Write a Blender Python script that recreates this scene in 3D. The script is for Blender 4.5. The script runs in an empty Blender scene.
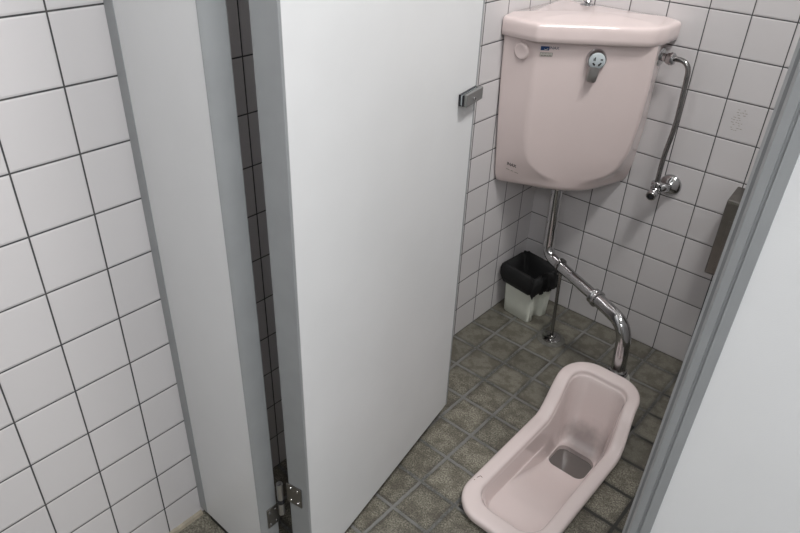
import bpy, bmesh, math, random
from mathutils import Vector, Matrix
random.seed(4)
S = 0.1                                  # all lengths below are in wall tiles of 100 mm
C = bpy.context.scene.collection
sc = bpy.context.scene

# ------------------------------------------------------------------ materials
def new_mat(name):
    m = bpy.data.materials.new(name); m.use_nodes = True
    nt = m.node_tree
    return m, nt, nt.nodes['Principled BSDF']
def node(nt, t, **kw):
    n = nt.nodes.new(t)
    for k, v in kw.items(): setattr(n, k, v)
    return n
def math_n(nt, op, a, b=None, c=None):
    n = node(nt, 'ShaderNodeMath', operation=op)
    for i, v in enumerate((a, b, c)):
        if v is None: continue
        if isinstance(v, (int, float)): n.inputs[i].default_value = v
        else: nt.links.new(v, n.inputs[i])
    return n.outputs[0]
def mapr(nt, v, a, b, c=0., d=1., smooth=True):
    n = node(nt, 'ShaderNodeMapRange')
    if smooth: n.interpolation_type = 'SMOOTHSTEP'
    nt.links.new(v, n.inputs[0])
    for i, x in enumerate((a, b, c, d)): n.inputs[i+1].default_value = x
    return n.outputs[0]
def mixc(nt, f, a, b, mode='MIX'):
    n = node(nt, 'ShaderNodeMix', data_type='RGBA', blend_type=mode)
    for sck, v in ((n.inputs[0], f), (n.inputs[6], a), (n.inputs[7], b)):
        if isinstance(v, (int, float)): sck.default_value = v
        elif isinstance(v, tuple): sck.default_value = (*v, 1) if len(v) == 3 else v
        else: nt.links.new(v, sck)
    return n.outputs[2]
def noise(nt, vec, scale, detail=3, rough=.5):
    n = node(nt, 'ShaderNodeTexNoise'); n.inputs['Scale'].default_value = scale
    n.inputs['Detail'].default_value = detail; n.inputs['Roughness'].default_value = rough
    if vec is not None: nt.links.new(vec, n.inputs['Vector'])
    return n.outputs[0]
def objcoord(nt):
    return node(nt, 'ShaderNodeTexCoord').outputs['Object']
def simple(name, col, rough=.5, metal=0., coat=0., var=0., vscale=8, bump=0., bscale=300):
    m, nt, p = new_mat(name)
    p.inputs['Roughness'].default_value = rough; p.inputs['Metallic'].default_value = metal
    p.inputs['Coat Weight'].default_value = coat; p.inputs['Coat Roughness'].default_value = .05
    oc = objcoord(nt)
    f = mapr(nt, noise(nt, oc, vscale), .3, .7)
    c = mixc(nt, f, tuple(x*(1-var) for x in col), tuple(min(1, x*(1+var)) for x in col))
    nt.links.new(c, p.inputs['Base Color'])
    if bump:
        b = node(nt, 'ShaderNodeBump'); b.inputs['Strength'].default_value = bump; b.inputs['Distance'].default_value = .0006
        nt.links.new(noise(nt, oc, bscale, 2), b.inputs['Height']); nt.links.new(b.outputs[0], p.inputs['Normal'])
    return m
def wall_tile(name, axis, off_h, off_z, col=(.66, .638, .642), pitch=1.):
    """white glazed tiles, 100 mm pitch, thin dark joints, on a vertical wall"""
    m, nt, p = new_mat(name)
    oc = objcoord(nt)
    sp = node(nt, 'ShaderNodeSeparateXYZ'); nt.links.new(oc, sp.inputs[0])
    h = math_n(nt, 'MULTIPLY_ADD', sp.outputs[axis], 10./pitch, off_h/pitch)
    z = math_n(nt, 'MULTIPLY_ADD', sp.outputs[2], 10., off_z)
    dh = math_n(nt, 'PINGPONG', h, .5); dz = math_n(nt, 'PINGPONG', z, .5)
    d = math_n(nt, 'MINIMUM', dh, dz)
    g = mapr(nt, d, .010, .017)
    cmb = node(nt, 'ShaderNodeCombineXYZ')
    nt.links.new(math_n(nt, 'FLOOR', h), cmb.inputs[0]); nt.links.new(math_n(nt, 'FLOOR', z), cmb.inputs[1])
    wn = node(nt, 'ShaderNodeTexWhiteNoise'); nt.links.new(cmb.outputs[0], wn.inputs['Vector'])
    tile = mixc(nt, wn.outputs[0], tuple(c*.955 for c in col), col)
    grout = mixc(nt, mapr(nt, noise(nt, oc, 30), .4, .7), (.045, .047, .05), (.085, .08, .075))
    nt.links.new(mixc(nt, g, grout, tile), p.inputs['Base Color'])
    nt.links.new(mapr(nt, g, 0, 1, .8, .16), p.inputs['Roughness'])
    hgt = math_n(nt, 'ADD', mapr(nt, d, .006, .045), math_n(nt, 'MULTIPLY', noise(nt, oc, 26, 2), .12))
    b = node(nt, 'ShaderNodeBump'); b.inputs['Strength'].default_value = .7; b.inputs['Distance'].default_value = .001
    nt.links.new(hgt, b.inputs['Height']); nt.links.new(b.outputs[0], p.inputs['Normal'])
    return m
def floor_tile(name):
    m, nt, p = new_mat(name)
    oc = objcoord(nt)
    sp = node(nt, 'ShaderNodeSeparateXYZ'); nt.links.new(oc, sp.inputs[0])
    fs = 1.0235
    jit = math_n(nt, 'MULTIPLY_ADD', noise(nt, oc, 45, 2), .03, -.015)
    h = math_n(nt, 'ADD', math_n(nt, 'MULTIPLY_ADD', sp.outputs[0], 10/fs, .14/fs), jit)
    v = math_n(nt, 'ADD', math_n(nt, 'MULTIPLY_ADD', sp.outputs[1], 10/fs, -.236/fs), jit)
    d = math_n(nt, 'MINIMUM', math_n(nt, 'PINGPONG', h, .5), math_n(nt, 'PINGPONG', v, .5))
    g = mapr(nt, d, .030, .048)
    cmb = node(nt, 'ShaderNodeCombineXYZ')
    nt.links.new(math_n(nt, 'FLOOR', h), cmb.inputs[0]); nt.links.new(math_n(nt, 'FLOOR', v), cmb.inputs[1])
    wn = node(nt, 'ShaderNodeTexWhiteNoise'); nt.links.new(cmb.outputs[0], wn.inputs['Vector'])
    # rough grey-green stone-look glaze: fine pale grain on some tiles, smoother brown film near the back wall
    grain = mapr(nt, noise(nt, oc, 270, 3, .7), .38, .64)
    film = mapr(nt, math_n(nt, 'ADD', math_n(nt, 'MULTIPLY', sp.outputs[1], 10.), math_n(nt, 'MULTIPLY', noise(nt, oc, 14, 3), 1.5)), -5.0, -3.7)
    base = mixc(nt, grain, (.095, .088, .068), (.32, .30, .24))
    smooth = mixc(nt, mapr(nt, noise(nt, oc, 300, 2), .3, .7), (.15, .142, .116), (.20, .19, .155))
    base = mixc(nt, film, base, smooth)
    mott = mapr(nt, noise(nt, oc, 26, 5, .65), .42, .60)
    base = mixc(nt, math_n(nt, 'MULTIPLY', mott, .6), base, (.075, .064, .047))
    edge = mapr(nt, d, .05, .15, .68, 1.)
    base = mixc(nt, 1., base, edge, 'MULTIPLY')
    tv = mapr(nt, wn.outputs[0], 0, 1, .82, 1.12, False)
    base = mixc(nt, 1., base, tv, 'MULTIPLY')
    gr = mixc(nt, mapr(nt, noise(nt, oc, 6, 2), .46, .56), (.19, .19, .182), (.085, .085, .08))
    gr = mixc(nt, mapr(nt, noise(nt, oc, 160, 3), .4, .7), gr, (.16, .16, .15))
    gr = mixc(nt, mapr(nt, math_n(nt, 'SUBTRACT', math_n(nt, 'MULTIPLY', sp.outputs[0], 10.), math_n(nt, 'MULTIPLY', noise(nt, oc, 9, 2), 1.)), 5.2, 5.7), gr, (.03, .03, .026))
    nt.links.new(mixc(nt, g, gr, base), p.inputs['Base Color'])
    nt.links.new(mapr(nt, film, 0, 1, .55, .42), p.inputs['Roughness'])
    hgt = math_n(nt, 'ADD', g, math_n(nt, 'MULTIPLY', grain, math_n(nt, 'MULTIPLY_ADD', film, -.14, .2)))
    b = node(nt, 'ShaderNodeBump'); b.inputs['Strength'].default_value = .7; b.inputs['Distance'].default_value = .0015
    nt.links.new(hgt, b.inputs['Height']); nt.links.new(b.outputs[0], p.inputs['Normal'])
    return m
def porcelain(name, col, stain=None):
    m, nt, p = new_mat(name)
    oc = objcoord(nt)
    c = mixc(nt, mapr(nt, noise(nt, oc, 6), .3, .7), tuple(x*.975 for x in col), col)
    if stain:
        # mineral film that collects round the water outlet and a faint worn line on the pan
        dist = node(nt, 'ShaderNodeVectorMath', operation='DISTANCE'); nt.links.new(oc, dist.inputs[0])
        dist.inputs[1].default_value = stain
        dd = math_n(nt, 'ADD', dist.outputs['Value'], math_n(nt, 'MULTIPLY', noise(nt, oc, 30, 4), .05))
        f = mapr(nt, dd, .05, .105, .6, 0.)
        c = mixc(nt, f, c, (.13, .115, .115))
    nt.links.new(c, p.inputs['Base Color'])
    p.inputs['Roughness'].default_value = .09
    p.inputs['Coat Weight'].default_value = .5; p.inputs['Coat Roughness'].default_value = .04
    return m

PINK = (.75, .638, .62)
M = dict(
    wl=wall_tile('tile_left', 1, -.23, 0., pitch=1.017), wo=wall_tile('tile_left_outer', 1, .986, -.12), wb=wall_tile('tile_back', 0, .09, 0.),
    wr=wall_tile('tile_far', 1, 0., 0., (.30, .29, .28)), wf=wall_tile('tile_front', 0, 0., 0., (.30, .29, .28)),  # unseen walls, darkened to cut the light they bounce back
    fl=floor_tile('floor_tiles'),
    laminate=simple('white_laminate', (.69, .695, .70), .38, var=.012, bump=.25, bscale=900),
    alu=simple('satin_aluminium', (.32, .332, .34), .42, .2, var=.03, vscale=20),
    alud=simple('dark_groove', (.20, .22, .235), .5, .3),
    black=simple('black_plastic', (.012, .012, .016), .35), gap_dark=simple('painted_gap_shade', (.01, .01, .01), .6),  # the second black only paints the shade of the gap under the panels
    chrome=simple('chrome', (.50, .50, .505), .08, 1., var=.03, vscale=40),
    chromed=simple('dull_chrome', (.30, .295, .29), .2, 1., var=.05, vscale=60),
    steel=simple('brushed_steel', (.42, .41, .40), .3, .9, var=.06, vscale=40),
    buffer=simple('grey_anodised_metal', (.25, .25, .245), .35, .6, var=.03),
    steeld=simple('dark_steel', (.20, .19, .175), .3, .9, var=.06, vscale=40),
    tank=porcelain('pink_tank_porcelain', PINK), bowl=porcelain('pink_bowl_porcelain', (.775, .672, .655), (.500, -.445, -.072)),
    binw=simple('cream_plastic', (.70, .72, .64), .35, var=.05, vscale=14),
    bag=simple('black_bin_liner', (.004, .004, .0045), .75, bump=.5, bscale=60),
    ceil=simple('white_ceiling', (.8, .8, .78), .8), grey=simple('pale_grey_cap', (.50, .55, .57), .3),
    ink=simple('black_ink', (.012, .012, .012), .5), blue=simple('blue_print', (.015, .05, .16), .4),
    navy=simple('navy_print', (.03, .05, .10), .4),
    label=simple('pale_label', (.55, .53, .48), .4), frame=simple('grey_print', (.16, .14, .12), .5),
    scuff=simple('faded_paste', (.30, .27, .21), .7), cem=simple('cement_collar', (.125, .122, .108), .6, var=.2, vscale=80),
    caulk=simple('beige_sealant', (.35, .31, .24), .6, var=.2, vscale=30), spud=simple('grey_spud', (.36, .355, .32), .4, var=.2, vscale=60),
    mark=simple('rust_chip', (.10, .03, .02), .5), greyr=simple('grey_dirt', (.05, .045, .04), .7),
)
mw, nt, pw = new_mat('standing_water')
pw.inputs['Base Color'].default_value = (.15, .135, .128, 1); pw.inputs['Roughness'].default_value = .18
M['water'] = mw
me_, nt, pe = new_mat('lamp_diffuser')
pe.inputs['Emission Color'].default_value = (1, .98, .95, 1); pe.inputs['Emission Strength'].default_value = 6
M['lamp'] = me_

# ------------------------------------------------------------------ geometry helpers
def box(bm, x0, y0, z0, x1, y1, z1):
    vs = [bm.verts.new((x, y, z)) for z in (z0, z1) for x, y in ((x0, y0), (x1, y0), (x1, y1), (x0, y1))]
    for f in ((3, 2, 1, 0), (4, 5, 6, 7), (0, 1, 5, 4), (1, 2, 6, 5), (2, 3, 7, 6), (3, 0, 4, 7)):
        bm.faces.new([vs[i] for i in f])
    return vs
def obox(bm, o, e1, e2, a0, a1, b0, b1, z0, z1):
    """box on a rotated plan: o + a*e1 + b*e2"""
    vs = []
    for z in (z0, z1):
        for a, b in ((a0, b0), (a1, b0), (a1, b1), (a0, b1)):
            vs.append(bm.verts.new((o[0]+a*e1[0]+b*e2[0], o[1]+a*e1[1]+b*e2[1], z)))
    for f in ((3, 2, 1, 0), (4, 5, 6, 7), (0, 1, 5, 4), (1, 2, 6, 5), (2, 3, 7, 6), (3, 0, 4, 7)):
        bm.faces.new([vs[i] for i in f])
def prism(bm, pts, z0, z1):
    a = [bm.verts.new((x, y, z0)) for x, y in pts]; b = [bm.verts.new((x, y, z1)) for x, y in pts]
    n = len(pts)
    bm.faces.new(a[::-1]); bm.faces.new(b)
    for i in range(n): bm.faces.new((a[i], a[(i+1) % n], b[(i+1) % n], b[i]))
def loft(bm, rings, cap0=True, cap1=True):
    R = [[bm.verts.new(p) for p in r] for r in rings]
    n = len(R[0])
    for a, b in zip(R, R[1:]):
        for i in range(n): bm.faces.new((a[i], a[(i+1) % n], b[(i+1) % n], b[i]))
    if cap0: bm.faces.new(R[0][::-1])
    if cap1: bm.faces.new(R[-1])
    return R
def frame_of(t):
    t = Vector(t).normalized(); a = Vector((0, 0, 1)) if abs(t.z) < .9 else Vector((1, 0, 0))
    u = t.cross(a).normalized(); return u, t.cross(u).normalized()
def tube(bm, pts, r, n=24, cap=True):
    """swept round pipe with parallel transport; r scalar or list"""
    pts = [Vector(p) for p in pts]
    rs = r if isinstance(r, (list, tuple)) else [r]*len(pts)
    rings = []; u = None
    for i, p in enumerate(pts):
        t = (pts[min(i+1, len(pts)-1)] - pts[max(i-1, 0)]).normalized()
        if u is None: u, _ = frame_of(t)
        else: u = (u - t*u.dot(t)).normalized()
        w = t.cross(u)
        rings.append([p + (u*math.cos(2*math.pi*k/n) + w*math.sin(2*math.pi*k/n))*rs[i] for k in range(n)])
    loft(bm, rings, cap, cap)
def lathe(bm, o, ax, prof, n=32, cap=True):
    """prof: list of (distance along axis, radius)"""
    o = Vector(o); ax = Vector(ax).normalized(); u, w = frame_of(ax)
    rings = [[o + ax*d + (u*math.cos(2*math.pi*k/n) + w*math.sin(2*math.pi*k/n))*max(r, 1e-4) for k in range(n)] for d, r in prof]
    loft(bm, rings, cap, cap)
def fillet(pts, rad, seg=8):
    """round the bends of a 3-D polyline"""
    pts = [Vector(p) for p in pts]; out = [pts[0]]
    for i in range(1, len(pts)-1):
        a, b, c = pts[i-1], pts[i], pts[i+1]
        r = rad[i-1] if isinstance(rad, (list, tuple)) else rad
        u = (a-b).normalized(); v = (c-b).normalized()
        r1 = min(r, (a-b).length*.49, (c-b).length*.49)
        p, q = b+u*r1, b+v*r1
        for k in range(seg+1):
            t = k/seg; out.append(p*(1-t)**2 + b*2*t*(1-t) + q*t*t)
    out.append(pts[-1])
    return out
def roundpoly(pts, rads, seg=5):
    """closed 2-D polygon with rounded corners; constant vertex count"""
    n = len(pts); out = []
    for i in range(n):
        a, b, c = Vector(pts[i-1]), Vector(pts[i]), Vector(pts[(i+1) % n])
        r = rads[i]
        u = (a-b); v = (c-b); r1 = min(r, u.length*.48, v.length*.48)
        u.normalize(); v.normalize(); p, q = b+u*r1, b+v*r1
        for k in range(seg+1):
            t = k/seg; out.append(p*(1-t)**2 + b*2*t*(1-t) + q*t*t)
    return out
def sstep(a, b, x):
    t = max(0., min(1., (x-a)/(b-a))); return t*t*(3-2*t)
def lerp_tab(tab, z):
    """tab sorted by z descending: [(z, v...)]"""
    if z >= tab[0][0]: return tab[0][1:]
    for a, b in zip(tab, tab[1:]):
        if z >= b[0]:
            t = (a[0]-z)/(a[0]-b[0]); return tuple(x*(1-t)+y*t for x, y in zip(a[1:], b[1:]))
    return tab[-1][1:]

def obj(name, bm, mat, parent=None, origin=None, smooth=False, bevel=0., sharp=35):
    me = bpy.data.meshes.new(name)
    bmesh.ops.recalc_face_normals(bm, faces=bm.faces)
    if origin is None:
        origin = Vector(parent['_o']) if parent is not None else Vector((0, 0, 0))
    origin = Vector(origin)
    for v in bm.verts: v.co = (v.co - origin)*S
    if smooth:
        for f in bm.faces: f.smooth = True
        for e in bm.edges:
            if len(e.link_faces) == 2 and e.calc_face_angle(0) > math.radians(sharp): e.smooth = False
    bm.to_mesh(me); bm.free()
    o = bpy.data.objects.new(name, me); C.objects.link(o)
    me.materials.append(M[mat])
    if parent is not None:
        o.parent = parent; o.location = (origin - Vector(parent['_o']))*S
    else: o.location = origin*S
    o['_o'] = tuple(origin)
    if bevel:
        b = o.modifiers.new('bevel', 'BEVEL'); b.width = bevel*S; b.segments = 3; b.limit_method = 'ANGLE'; b.angle_limit = math.radians(40)
        for pl in me.polygons: pl.use_smooth = True
        w = o.modifiers.new('wn', 'WEIGHTED_NORMAL'); w.keep_sharp = True
    return o
def thing(name, label, cat, origin, group=None):
    o = bpy.data.objects.new(name, None); C.objects.link(o)
    o.location = Vector(origin)*S; o['_o'] = tuple(origin); o.empty_display_size = .05
    tag(o, label, cat, group); o['kind'] = 'thing'; return o
def tag(o, label, cat, group=None):
    o['label'] = label; o['category'] = cat
    if group: o['group'] = group
def struct(name, bm, mat, origin=(0, 0, 0)):
    o = obj(name, bm, mat, None, origin); o['kind'] = 'structure'; return o
def text(name, s, mat, parent, loc, xdir, updir, size, shift=0.):
    """raised lettering as a mesh lying on a plane"""
    cu = bpy.data.curves.new(name, 'FONT'); cu.body = s; cu.size = size*S; cu.extrude = .0002; cu.offset = shift
    t = bpy.data.objects.new(name, cu); C.objects.link(t)
    bpy.context.view_layer.update()
    me = bpy.data.meshes.new_from_object(t.evaluated_get(bpy.context.evaluated_depsgraph_get()))
    bpy.data.objects.remove(t)
    X = Vector(xdir).normalized(); Z = X.cross(Vector(updir)).normalized(); Y = Z.cross(X)
    R = Matrix((X, Y, Z)).transposed()
    for v in me.vertices: v.co = R @ v.co
    me.materials.clear(); me.materials.append(M[mat])
    o = bpy.data.objects.new(name, me); C.objects.link(o); o.parent = parent
    o.location = (Vector(loc) - Vector(parent['_o']))*S
    return o

# ------------------------------------------------------------------ the room
H = 26.
XR, YF = 24., -25.
def wall(name, mat, a, b, z0, z1, th, nrm):
    bm = bmesh.new()
    x0, y0 = a; x1, y1 = b
    n = Vector(nrm)*th
    pts = [(x0, y0), (x1, y1), (x1+n.x, y1+n.y), (x0+n.x, y0+n.y)]
    prism(bm, pts, z0, z1); return struct(name, bm, mat)
wall('wall_left', 'wl', (0, 1), (0, -13.0), -2.2, H, 1, (-1, 0))
wall('wall_left', 'wo', (0, -13.0), (0, YF-1), -2.2, H, 1, (-1, 0))
wall('wall_back', 'wb', (0, 0), (XR, 0), -2.2, H, 1, (0, 1))
wall('wall_right', 'wr', (XR, YF), (XR, 0), -2.2, H, 1, (1, 0))
wall('wall_front', 'wf', (0, YF), (XR, YF), -2.2, H, 1, (0, -1))
bm = bmesh.new(); box(bm, -1, YF-1, H, XR+1, 1, H+.5); struct('ceiling', bm, 'ceil')
# stall floor with the opening the bowl is set into; raised floor of the passage in front
bm = bmesh.new()
hx0, hx1, hy0, hy1 = 4.05, 5.99, -8.95, -3.62
for b_ in ((0, -12.95, hx0, 0), (hx1, -12.95, XR, 0), (hx0, -12.95, hx1, hy0), (hx0, hy1, hx1, 0)):
    box(bm, b_[0], b_[1], -2.1, b_[2], b_[3], 0)
struct('floor', bm, 'fl')
bm = bmesh.new(); box(bm, 0, YF, -2.1, XR, -12.95, .28); struct('floor', bm, 'fl')
bm = bmesh.new(); tube(bm, [(.0, -24, .28), (.0, -13.2, .28)], .09, 8); struct('trim_1', bm, 'caulk')
bm = bmesh.new(); box(bm, .3, -13.16, .281, 2.3, -12.96, .468); struct('gap_shade_left', bm, 'gap_dark')  # black strip paints the dark gap under the left panel
bm = bmesh.new(); box(bm, 8.7, -13.16, .281, 14, -12.96, .468); struct('gap_shade_right', bm, 'gap_dark')  # same painted gap shade below the right panel

# ------------------------------------------------------------------ partition panel on the left
TOP = 19.
t = thing('partition_panel', 'narrow white laminate pilaster standing against the tiled wall at left, grey metal edges', 'partition', (1.2, -13, .28))
bm = bmesh.new(); box(bm, .22, -13.185, .47, 2.275, -12.79, TOP); obj('panel', bm, 'laminate', t)
bm = bmesh.new(); box(bm, 0.005, -13.20, .47, .25, -12.74, TOP); obj('wall_channel', bm, 'alu', t, bevel=.01)
bm = bmesh.new(); prism(bm, [(2.262, -13.195), (2.275, -13.195), (2.335, -13.12), (2.335, -12.82), (2.30, -12.79), (2.262, -12.79)], .46, TOP)
obj('edge_profile', bm, 'alu', t, bevel=.008)
# partition panel on the right with its door stop
t = thing('partition_panel', 'wide white laminate partition panel at the right edge with a grooved grey metal post', 'partition', (11, -13, .28))
bm = bmesh.new(); box(bm, 8.76, -13.19, .47, 15, -12.77, TOP); obj('panel', bm, 'laminate', t)
def lean(bm):
    for v in bm.verts: v.co.x += .015*(v.co.z-9.7)
bm = bmesh.new()
prism(bm, [(8.80, -13.21), (8.80, -12.75), (8.60, -12.75), (8.60, -13.14), (8.63, -13.20), (8.69, -13.21), (8.695, -13.185), (8.715, -13.185), (8.72, -13.21)], .46, TOP)
lean(bm); obj('edge_profile', bm, 'alu', t)
bm = bmesh.new(); prism(bm, [(8.61, -13.02), (8.555, -13.02), (8.525, -12.97), (8.525, -12.80), (8.61, -12.80)], .46, TOP)
lean(bm); obj('door_stop', bm, 'alu', t)
# side panel between this cubicle and the next
t = thing('partition_panel', 'side partition panel between the cubicle and its neighbour', 'partition', (9.6, -6, 0))
bm = bmesh.new(); box(bm, 9.4, -12.74, .5, 9.8, -.01, TOP); obj('panel', bm, 'laminate', t)
bm = bmesh.new(); box(bm, 9.45, -12.0, 0, 9.75, -11.6, .5); obj('foot', bm, 'steel', t)
bm = bmesh.new(); box(bm, 9.45, -.6, 0, 9.75, -.2, .5); obj('foot', bm, 'steel', t)

# ------------------------------------------------------------------ the door, opened inwards
D2 = Vector((3.06, -12.62)); L2 = Vector((2.02, -6.85)); dd = (L2-D2); DL = dd.length; dd.normalize()
nn = Vector((dd.y, -dd.x))                       # outward, towards the bowl
if nn.x < 0: nn = -nn
DT = .45
t = thing('cubicle_door', 'white laminate cubicle door swung open, grey metal edges', 'door', (2.9, -12.6, 0))
bm = bmesh.new(); obox(bm, D2, dd, nn, .05, DL-.05, -DT+.005, -.005, .5, TOP); obj('panel', bm, 'laminate', t)
bm = bmesh.new(); obox(bm, D2, dd, nn, 0, .06, -DT, 0, .49, TOP); obj('edge_profile', bm, 'alu', t, bevel=.012)
bm = bmesh.new(); obox(bm, D2, dd, nn, DL-.07, DL, -DT, 0, .49, TOP); obj('edge_profile', bm, 'alu', t, bevel=.012)
# buffer clamp near the free edge
e0, e1 = 5.06, DL-.08
lt = bmesh.new(); obox(lt, D2, dd, nn, e0+.02, e1, .105, .175, 8.90, 9.14); obox(lt, D2, dd, nn, e1-.05, e1, .004, .15, 8.90, 9.14)
lo = obj('door_buffer', lt, 'buffer', t, bevel=.01)
bm = bmesh.new(); obox(bm, D2, dd, nn, e0, e1-.06, 0.002, .04, 8.91, 9.13); obj('rubber_pad', bm, 'black', lo)
bm = bmesh.new(); obox(bm, D2, dd, nn, e0, e1-.06, .075, .104, 8.91, 9.13); obj('rubber_pad', bm, 'black', lo)
bm = bmesh.new(); obox(bm, D2, dd, nn, e0+.02, e1-.06, .041, .074, 8.93, 9.11); obj('clamp_core', bm, 'grey', lo)
bm = bmesh.new(); q = D2 + dd*5.40 + nn*.175
lathe(bm, (q.x, q.y, 9.0), (nn.x, nn.y, 0), [(0, .032), (.02, .028)], 16); obj('screw', bm, 'chrome', lo, smooth=True)
# hinge
hb = bmesh.new()
lathe(hb, (2.485, -12.81, 2.08), (0, 0, 1), [(0, .062), (.30, .062)], 20)
lathe(hb, (2.485, -12.81, 2.50), (0, 0, 1), [(0, .062), (.42, .062), (.42, .04), (.34, .04)], 20)
hg = obj('hinge', hb, 'steel', t, smooth=True)
bm = bmesh.new(); lathe(bm, (2.485, -12.81, 2.38), (0, 0, 1), [(0, .064), (.12, .064)], 20); obj('washer', bm, 'black', hg, smooth=True)
bm = bmesh.new(); lathe(bm, (2.485, -12.81, 2.80), (0, 0, 1), [(0, .038), (.06, .038)], 20); obj('hole_dark', bm, 'black', hg, smooth=True)  # black disc gives the hollow knuckle top its dark inside
bm = bmesh.new(); box(bm, 2.336, -13.06, 1.72, 2.36, -12.77, 2.24); box(bm, 2.336, -12.82, 1.98, 2.47, -12.79, 2.24)
obj('hinge_leaf', bm, 'steeld', hg, bevel=.006)
bm = bmesh.new(); obox(bm, D2, dd, nn, -.03, -.001, -.49, -.14, 2.46, 2.96); obj('hinge_leaf', bm, 'steeld', hg, bevel=.006)
for (y, z) in ((-13.0, 1.80), (-13.0, 2.14), (-12.86, 1.80), (-12.86, 2.14)):
    bm = bmesh.new(); lathe(bm, (2.36, y, z), (1, 0, 0), [(0, .028), (.012, .024)], 12); obj('screw', bm, 'chrome', hg, smooth=True)
for a, z in ((-.22, 2.55), (-.22, 2.88), (-.38, 2.55), (-.38, 2.88)):
    q = D2 + nn*a - dd*.03
    bm = bmesh.new(); lathe(bm, (q.x, q.y, z), (-dd.x, -dd.y, 0), [(0, .028), (.012, .024)], 12); obj('screw', bm, 'chrome', hg, smooth=True)

# ------------------------------------------------------------------ corner cistern
t = thing('toilet_cistern', 'pink ceramic corner cistern mounted high in the tiled corner', 'toilet tank', (.05, -.05, 4.95))
TL = [(9.3, -3.0), (8.1, -2.95), (6.74, -2.84), (5.62, -2.72), (5.2, -2.66), (5.03, -2.58), (4.86, -2.42)]
CL = [(9.3, 1.0, -2.89), (8.29, .94, -2.82), (7.37, .90, -2.75), (6.63, .88, -2.68), (6.07, .93, -2.58), (5.78, 1.02, -2.48), (5.55, 1.17, -2.33), (5.36, 1.38, -2.14), (5.22, 1.60, -1.94), (5.05, 1.65, -1.88), (4.86, 1.60, -1.78)]
CR = [(9.3, 3.31, -1.15), (8.06, 3.29, -1.03), (7.13, 3.23, -.98), (6.26, 3.11, -.97), (5.85, 2.97, -1.02), (5.6, 2.82, -1.08), (5.36, 2.54, -1.25), (5.22, 2.36, -1.32), (5.05, 2.34, -1.25), (4.86, 2.28, -1.18)]
EX = [(9.3, 3.08), (8.0, 3.07), (6.7, 3.05), (5.72, 2.97), (5.3, 2.91), (5.12, 2.83), (5.0, 2.72), (4.92, 2.58), (4.86, 2.4)]
rings = []
zs = [4.86, 4.875, 4.90, 4.95, 5.0, 5.06, 5.14, 5.22] + [5.22 + (9.28-5.22)*k/36 for k in range(1, 37)]
for z in zs:
    yl = lerp_tab(TL, z)[0]; c = lerp_tab(CL, z); r = lerp_tab(CR, z); ex = lerp_tab(EX, z)[0]
    ins = .16*max(0, (5.04-z)/.18)**2
    pts = [(.03, -.03), (.03, yl+ins), (c[0], c[1]+ins), (r[0]-ins, r[1]+ins*.3), (ex-ins, -.03)]
    rr = .10 + .30*max(0, min(1, (5.6-z)/.5))
    poly = roundpoly(pts, [.02, .10, rr, rr, .05], 6)
    rings.append([(p.x, p.y, z) for p in poly])
bm = bmesh.new(); loft(bm, rings); tank = obj('tank_body', bm, 'tank', t, smooth=True, sharp=50)
# lid
def lidpoly(e, r):
    pts = [(.02, -.02), (.02, -3.08-e), (1.06+e*.3, -3.12-e), (3.22+e*.6, -1.42-e*.8), (3.36+e, -.85), (3.34+e, -.02)]
    return roundpoly(pts, [.02, .06, r, .18+r, .16, .03], 6)
rings = []
for z, e in ((9.16, -.12), (9.16, -.03), (9.18, 0), (9.30, .012), (9.45, .012), (9.53, .008), (9.575, -.012), (9.60, -.045), (9.612, -.09), (9.625, -.2), (9.655, -.45)):
    rings.append([(max(.02, p.x) if e > -.3 else p.x, p.y, z) for p in lidpoly(e, .07)])
# dome towards the middle
base = rings[-1]; cx, cy = 1.5, -1.2
for s, z in ((.7, 9.685), (.4, 9.70), (.12, 9.705)):
    rings.append([(cx+(x-cx)*s, cy+(y-cy)*s, z) for x, y, _ in base])
bm = bmesh.new(); loft(bm, rings); obj('tank_lid', bm, 'tank', t, smooth=True, sharp=60)
# knob on the lid
bm = bmesh.new(); lathe(bm, (.99, -.60, 9.685), (0, 0, 1), [(0, .17), (.03, .18), (.05, .16), (.06, .09), (.09, .085), (.12, .12), (.15, .10), (.16, .0)], 28)
obj('lid_knob', bm, 'chrome', t, smooth=True)
# blanking plug on the left face
fnl = Vector((-.05, -1, -.04)).normalized()
bm = bmesh.new(); lathe(bm, (.60, -2.93, 8.84), (-.065, -1, -.06), [(0, .215), (.03, .215), (.05, .20), (.06, .16), (.045, .12), (.05, .0)], 32)
obj('blanking_plug', bm, 'tank', t, smooth=True, sharp=60)
# front plane frame: right along the diagonal face, up, outward
FN = Vector((.6, -.8, -.09)).normalized(); FX = Vector((.8, .6, 0)).normalized(); FZ = FN.cross(FX).normalized()
if FZ.z < 0: FZ = -FZ
def onfront(x, z, off=0.):
    """point on the sloping front face at plan distance x along it"""
    c0 = 2.9 - 9.2*.09
    p0 = Vector((.99, -2.88, 0)) + FX*x
    n = Vector((.6, -.8, -.09))
    p = Vector((p0.x, p0.y, z)); p += Vector((.6, -.8, 0))*(c0 - n.dot(p))/1.0
    return p + FN*off
A = onfront(1.48, 8.79)
lv = bmesh.new()
lathe(lv, A, FN, [(-.02, .25), (.05, .25), (.14, .235), (.17, .22)], 36)
lever = obj('flush_lever', lv, 'chrome', t, smooth=True)
bm = bmesh.new(); lathe(bm, A+FN*.17, FN, [(-.02, .205), (.02, .20), (.04, .17), (.045, .0)], 36); obj('lever_cap', bm, 'grey', lever, smooth=True)
bm = bmesh.new()
hdn = (-FZ*1.0 + FX*(-.10)).normalized(); hs = hdn.cross(FN).normalized()
rr = []
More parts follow.
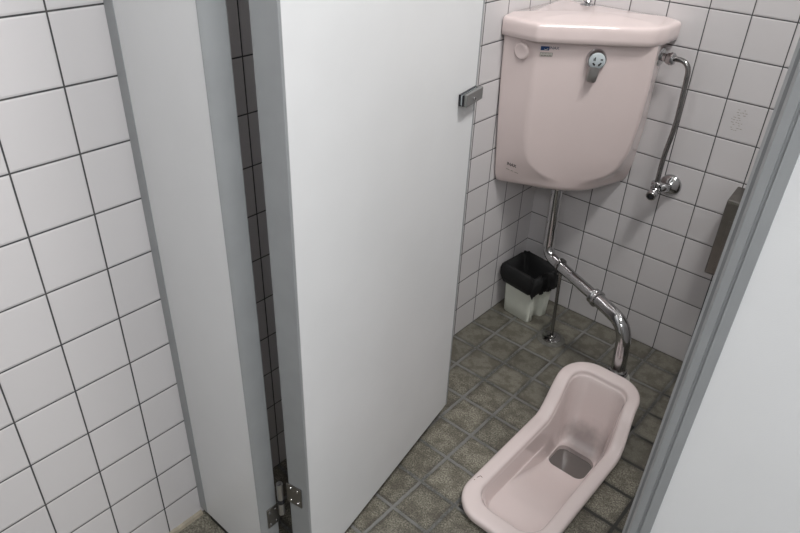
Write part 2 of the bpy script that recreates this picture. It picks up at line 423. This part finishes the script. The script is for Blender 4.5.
for s, w, th, lift in ((.08, .13, .10, .10), (.2, .135, .10, .12), (.35, .13, .09, .14), (.5, .12, .08, .15), (.54, .10, .05, .15)):
    c_ = A + hdn*s + FN*lift
    rr.append([c_ + hs*w*math.copysign(abs(math.cos(a))**.6, math.cos(a)) + FN*th*math.copysign(abs(math.sin(a))**.6, math.sin(a)) for a in [2*math.pi*k/24 for k in range(24)]])
loft(bm, rr); obj('lever_handle', bm, 'steel', lever, smooth=True, sharp=50)
# marks on the cap: two small curved arrows with strokes
bm = bmesh.new()
for a0, a1, rad in ((200, 245, .10), (290, 345, .10)):
    prev = None
    for k in range(7):
        a = math.radians(a0+(a1-a0)*k/6); wd = .022
        p1 = A + FN*.218 + (FX*math.cos(a)+FZ*math.sin(a))*(rad-wd); p2 = A + FN*.218 + (FX*math.cos(a)+FZ*math.sin(a))*(rad+wd)
        cur = (bm.verts.new(p1), bm.verts.new(p2))
        if prev: bm.faces.new((prev[0], prev[1], cur[1], cur[0]))
        prev = cur
for cx_, cz_, w_, h_ in ((-.06, .06, .012, .045), (-.09, .05, .01, .03), (.10, .05, .03, .018)):
    o_ = A + FN*.218 + FX*cx_ + FZ*cz_
    bm.faces.new([bm.verts.new(o_ + FX*a*w_ + FZ*b*h_) for a, b in ((-1, -1), (1, -1), (1, 1), (-1, 1))])
obj('cap_marks', bm, 'ink', lever)
# stickers
def quad_on_front(bm, x0, x1, z0, z1, off):
    bm.faces.new([bm.verts.new(onfront(x, z, off)) for x, z in ((x0, z0), (x1, z0), (x1, z1), (x0, z1))])
bm = bmesh.new(); quad_on_front(bm, .09, .30, 8.93, 9.03, .012); st = obj('brand_sticker', bm, 'blue', t)
bm = bmesh.new()
prev = None
for k in range(7):
    a = math.radians(-150+150*k/6)
    c_ = onfront(.22, 8.99, .016)
    cur = [bm.verts.new(c_ + (FX*math.cos(a)+FZ*math.sin(a))*r_) for r_ in (.035, .052)]
    if prev: bm.faces.new((prev[0], prev[1], cur[1], cur[0]))
    prev = cur
obj('swoosh', bm, 'label', st)
text('lettering', 'INAX', 'navy', st, onfront(.30, 8.965, .012), FX, FZ, .10)
bm = bmesh.new(); quad_on_front(bm, .09, .40, 8.78, 8.88, .012); s2 = obj('rating_sticker', bm, 'label', t)
bm = bmesh.new()
for x0, x1, z0, z1 in ((.09, .40, 8.780, 8.788), (.09, .40, 8.872, 8.88), (.09, .098, 8.78, 8.88), (.392, .40, 8.78, 8.88)): quad_on_front(bm, x0, x1, z0, z1, .015)
for x0, x1 in ((.12, .17), (.18, .25), (.26, .30), (.31, .38)): quad_on_front(bm, x0, x1, 8.795, 8.812, .015)
for x0, x1 in ((.14, .19), (.20, .26), (.28, .36)): quad_on_front(bm, x0, x1, 8.842, 8.850, .015)
obj('print', bm, 'frame', s2)
text('brand_lettering', 'INAX', 'ink', t, (.46, -2.73, 5.66), (1, .02, -.03), (0, -.02, 1), .125, .0002)
bm = bmesh.new()
for a, b, z in ((.46, .58, 5.54), (.62, .70, 5.535), (.74, .86, 5.52)): bm.faces.new([bm.verts.new(v) for v in ((a, -2.745, z), (b, -2.745, z-.01), (b, -2.745, z+.008), (a, -2.745, z+.018))])
obj('small_print', bm, 'scuff', t)

# ------------------------------------------------------------------ water supply: angle valve on the wall and bent pipe to the tank
t = thing('supply_pipe', 'thin chrome water pipe bent down from the cistern side to a wall valve', 'pipe', (4.17, 0, 5.34))
y = -.52
bm = bmesh.new(); tube(bm, fillet([(3.10, y, 8.79), (3.97, y-.02, 8.83), (4.02, y-.03, 7.2), (3.91, y, 6.3), (3.91, y, 5.50)], [.33, .5, .5], 10), .065, 20)
obj('pipe', bm, 'chromed', t, smooth=True)
bm = bmesh.new(); lathe(bm, (3.19, y, 8.79), (1, 0, 0), [(0, .24), (.02, .24), (.05, .21), (.06, .10), (.16, .10)], 32); obj('rosette', bm, 'chrome', t, smooth=True, sharp=50)
bm = bmesh.new(); lathe(bm, (3.36, y, 8.79), (1, .0, .0), [(0, .10), (.02, .135), (.06, .14), (.10, .16), (.17, .155), (.21, .12), (.22, .07)], 32); obj('nut', bm, 'chrome', t, smooth=True)
bm = bmesh.new(); lathe(bm, (4.12, -.005, 5.36), (0, -1, 0), [(0, .31), (.03, .31), (.08, .28), (.15, .18), (.19, .11), (.3, .10)], 40); obj('wall_rosette', bm, 'chrome', t, smooth=True)
bm = bmesh.new(); lathe(bm, (4.12, -.2, 5.36), (-.5, -1, .0), [(0, .10), (.1, .13), (.2, .13), (.3, .10)], 28)
lathe(bm, (3.91, y, 5.26), (0, 0, 1), [(0, .09), (.04, .13), (.12, .14), (.16, .10), (.18, .10), (.20, .145), (.28, .145), (.31, .10)], 28)
obj('valve_body', bm, 'chrome', t, smooth=True)
bm = bmesh.new(); vd = Vector((.06, -1, -.25)).normalized()
lathe(bm, (3.91, y+.06, 5.30), vd, [(0, .10), (.14, .10), (.16, .135), (.20, .14), (.34, .14), (.36, .125), (.36, .095), (.28, .09)], 28)
vh = obj('valve_spindle', bm, 'chrome', t, smooth=True, sharp=50)
bm = bmesh.new(); lathe(bm, Vector((3.91, y+.06, 5.30))+vd*.27, vd, [(0, .092), (.02, .088)], 20); obj('spindle_socket', bm, 'black', vh)

# ------------------------------------------------------------------ flush pipe
t = thing('flush_pipe', 'thick chrome flush pipe running from the cistern down to the squat toilet', 'pipe', (1.5, -1.5, 0))
bend = fillet([(1.50, -1.5, 4.88), (1.54, -1.5, 2.66), (3.68, -2.36, 2.49)], .40, 12)
bm = bmesh.new(); tube(bm, bend, .165, 28); obj('pipe', bm, 'chrome', t, smooth=True)
bm = bmesh.new(); tube(bm, fillet([(3.60, -2.325, 2.50), (4.82, -2.80, 2.36), (4.93, -2.86, .92)], .55, 14), .20, 28)
obj('pipe', bm, 'chrome', t, smooth=True)
d1 = Vector((2.18, -.86, -.25)).normalized()
bm = bmesh.new(); lathe(bm, Vector((3.62, -2.335, 2.495))-d1*.1, d1, [(0, .17), (.02, .23), (.10, .24), (.13, .215), (.16, .215), (.17, .25), (.24, .25), (.26, .19)], 32)
obj('nut', bm, 'chrome', t, smooth=True, sharp=50)
bm = bmesh.new(); d2 = Vector((-.12, .09, 1)).normalized()
lathe(bm, (4.93, -2.86, .84), (0, 0, 1), [(0, .20), (.02, .26), (.10, .265), (.14, .22), (.17, .20)], 6); lathe(bm, (4.93, -2.86, .79), (0, 0, 1), [(0, .27), (.05, .29), (.07, .2)], 32)
obj('nut', bm, 'chromed', t, smooth=True, sharp=30)
# support post: clamp round the pipe, rod, floor flange
sp = bmesh.new(); tube(sp, [(2.22, -1.80, 2.50), (2.34, -1.84, .05)], .055, 14); rod = obj('support_rod', sp, 'chromed', t, smooth=True)
bm = bmesh.new(); lathe(bm, Vector((2.12, -1.744, 2.665))-d1*.03, d1, [(0, .168), (.01, .20), (.10, .20), (.11, .168)], 28); lathe(bm, (2.22, -1.80, 2.36), (0, 0, 1), [(0, .07), (.03, .11), (.08, .11), (.1, .06)], 20)
obj('pipe_clamp', bm, 'chromed', rod, smooth=True)
bm = bmesh.new(); lathe(bm, (2.34, -1.84, .05), (0, 0, 1), [(0, .29), (.03, .29), (.05, .25), (.06, .13), (.10, .12), (.12, .06)], 32); obj('floor_flange', bm, 'chromed', rod, smooth=True)
bm = bmesh.new(); lathe(bm, (2.34, -1.84, -.01), (0, 0, 1), [(0, .44), (.03, .43), (.06, .37), (.065, .0)], 36); obj('cement_collar', bm, 'cem', rod, smooth=True)

# ------------------------------------------------------------------ squat toilet
X0, X1, YN, YFAR = 3.87, 6.27, -9.15, -3.22
def rim_h(y): return .30 + .78*sstep(-5.35, -4.15, y) + .02*sstep(-4.2, -3.3, y)
def rrect(x0, x1, y0, y1, rn, rf, n=144):
    """rounded rectangle sampled evenly enough, start at far-middle"""
    pts = [(x0, y0), (x1, y0), (x1, y1), (x0, y1)]; rs = [rn, rn, rf, rf]
    dense = []
    for i in range(4):
        a, b, c = Vector(pts[i-1]), Vector(pts[i]), Vector(pts[(i+1) % 4]); r = rs[i]
        u = (a-b).normalized(); v = (c-b).normalized(); ctr = b + u*r + v*r
        for k in range(13):
            th = k/12*math.pi/2
            dense.append(ctr - v*r*math.cos(th) - u*r*math.sin(th))
        q0 = dense[-1]; nx = Vector(pts[(i+1) % 4]); wv = (c-b).normalized()
        end = c - wv*rs[(i+1) % 4]
        for k in range(1, 24): dense.append(q0.lerp(end, k/24))
    return dense
def outer(ins): return rrect(X0+ins, X1-ins, YN+ins, YFAR-ins, max(.12, .80-ins), max(.12, .86-ins))
def inner(ins): return rrect(X0+.39+ins, X1-.36-ins, YN+.46+ins, YFAR-.44-ins, max(.1, .50-ins), max(.1, .42-ins))
sump = rrect(4.46, 5.54, -5.42, -4.55, .24, .24)
rings = []
def warp(x, y): return x - sstep(-5.3, -3.9, y)*(.07 + .17*(x-X0)/(X1-X0))
def ring(pl, zf): rings.append([(warp(p.x, p.y), p.y, zf(p)) for p in pl])
ring(outer(.30), lambda p: -.06)
ring(outer(.26), lambda p: .02)
ring(outer(.20), lambda p: (rim_h(p.y)-.22)*.6)
ring(outer(.10), lambda p: rim_h(p.y)-.22)
ring(outer(.02), lambda p: rim_h(p.y)-.20)
ring(outer(0), lambda p: rim_h(p.y)-.15)
ring(outer(0.0), lambda p: rim_h(p.y)-.09)
ring(outer(.012), lambda p: rim_h(p.y)-.045)
ring(outer(.04), lambda p: rim_h(p.y)-.015)
ring(outer(.09), lambda p: rim_h(p.y)-.002)
ring(outer(.22), lambda p: rim_h(p.y))
ring(inner(-.08), lambda p: rim_h(p.y)-.004)
ring(inner(-.035), lambda p: rim_h(p.y)-.014)
ring(inner(-.01), lambda p: rim_h(p.y)-.04)
ring(inner(0), lambda p: rim_h(p.y)-.08)
ring(inner(.01), lambda p: rim_h(p.y)-.17)
o0 = inner(.015)
K = 46
for k in range(1, K+1):
    s = k/K; ss = s**1.35
    rg = []
    for a, b in zip(o0, sump):
        D = (b-a).length; p = a.lerp(b, ss); dist = ss*D
        hz = rim_h(a.y)-.17
        wallw = .36 + .22*sstep(-5.2, -4.2, a.y)
        wallw = min(wallw, D*.75)
        far = sstep(-4.6, -3.9, a.y)
        tray = -.52 - .12*far
        w = sstep(0, wallw, dist)**.75
        z = hz*(1-w) + tray*w
        z += (-1.0-tray)*sstep(0.35, 1.0, ss if D > 1.2 else sstep(0, 1, ss))
        rg.append((p.x + (warp(a.x, a.y)-a.x)*(1-ss), p.y, z))
    rings.append(rg)
for zc, k in ((-1.05, .99), (-1.2, .97), (-1.6, .9), (-1.75, .75)):
    cx_, cy_ = 5.0, -4.985
    rings.append([(cx_+(p.x-cx_)*k, cy_+(p.y-cy_)*k, zc) for p in sump])
t = thing('squat_toilet', 'pink ceramic squat toilet set in the tiled floor, far end raised', 'toilet', (5.02, -6, 0))
bm = bmesh.new(); loft(bm, rings, False, True)
obj('bowl', bm, 'bowl', t, origin=(0, 0, 0), smooth=True, sharp=75)
bm = bmesh.new(); prism(bm, [(5+(p.x-5)*.99, -4.985+(p.y+4.985)*.99) for p in sump], -1.3, -1.13); obj('water', bm, 'water', t)
# inlet spud behind the raised end
bm = bmesh.new(); lathe(bm, (4.98, -2.88, 0), (0, 0, 1), [(0, .36), (.1, .36), (.3, .34), (.68, .33), (.75, .31), (.79, .26)], 32)
box(bm, 4.75, -3.5, .25, 5.2, -2.95, .6)
obj('inlet_spud', bm, 'spud', t, smooth=True, sharp=50)
bm = bmesh.new()
for a, b in (((3.99, -8.17), (4.03, -8.07)), ((4.03, -8.07), (4.09, -8.08)), ((3.98, -8.28), (3.995, -8.25))):
    a = Vector(a); b = Vector(b); n_ = (b-a).orthogonal().normalized()*.008
    bm.faces.new([bm.verts.new((q.x, q.y, .305)) for q in (a-n_, b-n_, b+n_, a+n_)])
obj('chip_mark', bm, 'mark', t)

# ------------------------------------------------------------------ waste bin with liner
t = thing('waste_bin', 'small cream plastic bin lined with a black bag in the tiled corner', 'bin', (.9, -1.1, 0))
def binpoly(z, grow=0., notch=True, seg=6):
    k = 1 + .13*z/1.8
    cx_, cy_ = .95, -1.20
    base_ = [(.38, -.60), (.31, -1.56), (1.33, -1.69), (1.54, -.78)]
    shift = (-.0*z, 0)
    pts = [Vector((cx_+(x-cx_)*k, cy_+(y-cy_)*k)) for x, y in base_]
    # push outwards
    out = []
    for p in pts:
        v = p-Vector((cx_, cy_)); out.append(p+v.normalized()*grow*1.2)
    a, b, c, d = out
    if notch:
        e = (d-c); n_ = Vector((-e.y, e.x)).normalized()
        if n_.dot(Vector((cx_, cy_))-c) < 0: n_ = -n_
        out = [a, b, c, c+e*.26, c+e*.36+n_*.16, c+e*.62+n_*.16, c+e*.74, d]
        rs = [.12, .12, .12, .05, .06, .06, .05, .12]
    else:
        out = [a, b, c, c+e*.3 if False else c.lerp(d, .3), c.lerp(d, .4), c.lerp(d, .6), c.lerp(d, .7), d]
        rs = [.2, .2, .2, .05, .05, .05, .05, .2]
    return roundpoly(out, rs, seg)
rings = [[(p.x, p.y, z) for p in binpoly(z, g_)] for z, g_ in ((.0, -.03), (.03, 0), (.5, 0), (1.0, 0), (1.4, 0), (1.55, 0), (1.55, -.03), (1.2, -.03), (.06, -.04))]
bm = bmesh.new(); loft(bm, rings); obj('bin_body', bm, 'binw', t, smooth=True, sharp=45)
rings = []
prof = [(1.14, .04), (1.15, .10), (1.35, .16), (1.60, .18), (1.76, .15), (1.82, .08), (1.79, .0), (1.7, -.08), (1.5, -.16), (1.0, -.24), (.6, -.35)]
for i, (z, g_) in enumerate(prof):
    pl = binpoly(1.7, g_, False, 8); n_ = len(pl); rg = []
    for k, p in enumerate(pl):
        a = 2*math.pi*k/n_
        wv = .045*math.sin(5*a+1) + .03*math.sin(11*a+2) + .02*math.sin(19*a)
        fold = .030*math.sin(13*a+i*.8)+.02*math.sin(23*a+i)
        v = (p-Vector((.95, -1.20))).normalized()
        rg.append((p.x+v.x*fold, p.y+v.y*fold, z + wv*(1 if i < 2 else .6)))
    rings.append(rg)
bm = bmesh.new(); loft(bm, rings, False, True)
for v in bm.verts:
    v.co.x = max(v.co.x, .015); v.co.y = min(v.co.y, -.02)
obj('bin_liner', bm, 'bag', t, smooth=True, sharp=80)

# ------------------------------------------------------------------ paper holder on the back wall
t = thing('paper_holder', 'brushed steel paper holder on the tiled back wall, half hidden by the partition post', 'paper holder', (6.4, 0, 3.5))
bm = bmesh.new()
rings = []
for x in (5.80, 7.05):
    rings.append([(x, 0.0, 3.50), (x, -.60, 3.50), (x, -.67, 3.56), (x, -.68, 5.66), (x, -.64, 5.74), (x, 0.0, 5.90)])
loft(bm, rings); obj('holder_case', bm, 'steeld', t, bevel=.03)
bm = bmesh.new(); box(bm, 6.0, -.70, 3.62, 6.85, -.675, 5.2); obj('holder_cover', bm, 'steeld', t, bevel=.01)
bm = bmesh.new(); box(bm, 5.83, -.675, 5.64, 7.03, -.645, 5.72); obj('rim_strip', bm, 'chrome', t)

# old pasted notice, now only faint glue marks on one tile
bm = bmesh.new()
random.seed(11)
for r_ in range(9):
    z = 7.80 - r_*.066
    x = 5.12 + random.uniform(0, .10)
    while x < 5.46:
        w_ = random.uniform(.02, .07)
        if random.random() < .68:
            zz = z + random.uniform(-.008, .008)
            bm.faces.new([bm.verts.new(v) for v in ((x, -.004, zz), (x+w_, -.004, zz), (x+w_, -.004, zz+.013), (x, -.004, zz+.013))])
        x += w_ + random.uniform(.015, .05)
o = obj('glue_marks', bm, 'scuff', None, (5.3, -.004, 7.2)); tag(o, 'faint glue marks of a removed notice on one tile right of the supply pipe', 'mark')

# ------------------------------------------------------------------ ceiling lamp over the passage, plus one added over the stall
LAMPS = ((13.5, -17.0), (10.5, -8.0))  # second one is added to get more light into the stall
for LX, LY in LAMPS:
    t = thing('unseen_ceiling_lamp', 'long white ceiling lamp over the washroom %s' % ('passage' if LY < -10 else 'cubicles, added to brighten them'), 'lamp', (LX, LY, H), 'ceiling lamps')
    bm = bmesh.new(); box(bm, LX-.9, LY-3.2, H-.25, LX+.9, LY+3.2, H-.001); obj('lamp_housing', bm, 'ceil', t, bevel=.05)
    bm = bmesh.new(); box(bm, LX-.8, LY-3, H-.5, LX+.8, LY+3, H-.25); obj('lamp_diffuser', bm, 'lamp', t, bevel=.1)

def area(name, loc, size, power, col, target):
    l = bpy.data.lights.new(name, 'AREA'); l.shape = 'RECTANGLE'; l.size, l.size_y = size[0]*S, size[1]*S
    l.energy = power; l.color = col
    o = bpy.data.objects.new(name, l); C.objects.link(o); o.location = Vector(loc)*S
    dv = (Vector(target)-Vector(loc)).normalized(); o.rotation_euler = dv.to_track_quat('-Z', 'Y').to_euler()
    return o
for (LX, LY), pw_ in zip(LAMPS, (18, 26)):
    area('unseen_lamp_light', (LX, LY, H-.6), (2.0, 6), pw_, (1, .99, .975), (LX, LY, 0))  # second light belongs to the added stall lamp
area('daylight_and_fill', (XR-.3, -19, 17), (6, 8), 9, (.80, .90, 1), (0, -14, 9))  # bluish daylight from a window side at the right, out of view
area('daylight_and_fill', (12, YF+.2, 18), (8, 6), 17, (.95, .975, 1), (7, -13, 8))  # fill added from the front to brighten faces turned to the camera

w = bpy.data.worlds.new('world'); sc.world = w; w.use_nodes = True
w.node_tree.nodes['Background'].inputs[0].default_value = (.8, .87, 1, 1); w.node_tree.nodes['Background'].inputs[1].default_value = .3

# ------------------------------------------------------------------ camera
R_ = ((0.7490520947717698, 0.6616939879700909, 0.03289415757031488), (-0.3742151654140366, 0.3816037837876552, 0.845187294138459), (-0.5467028162467877, 0.6453988057652275, -0.5334570387806777))
r, u, f = (Vector(v) for v in R_)
cd = bpy.data.cameras.new('camera'); cam = bpy.data.objects.new('camera', cd); C.objects.link(cam)
mt = Matrix((r, u, -f)).transposed().to_4x4(); mt.translation = Vector((9.51265, -17.8545, 13.12503))*S
cam.matrix_world = mt
cd.sensor_width = 36; cd.lens = 669.3694/800*36; cd.clip_start = .01
sc.camera = cam
sc.view_settings.view_transform = 'Standard'; sc.view_settings.look = 'None'; sc.view_settings.gamma = 1
sc.view_settings.use_curve_mapping = False; sc.view_settings.exposure = 0.
for o in list(bpy.data.objects):
    if '_o' in o: del o['_o']
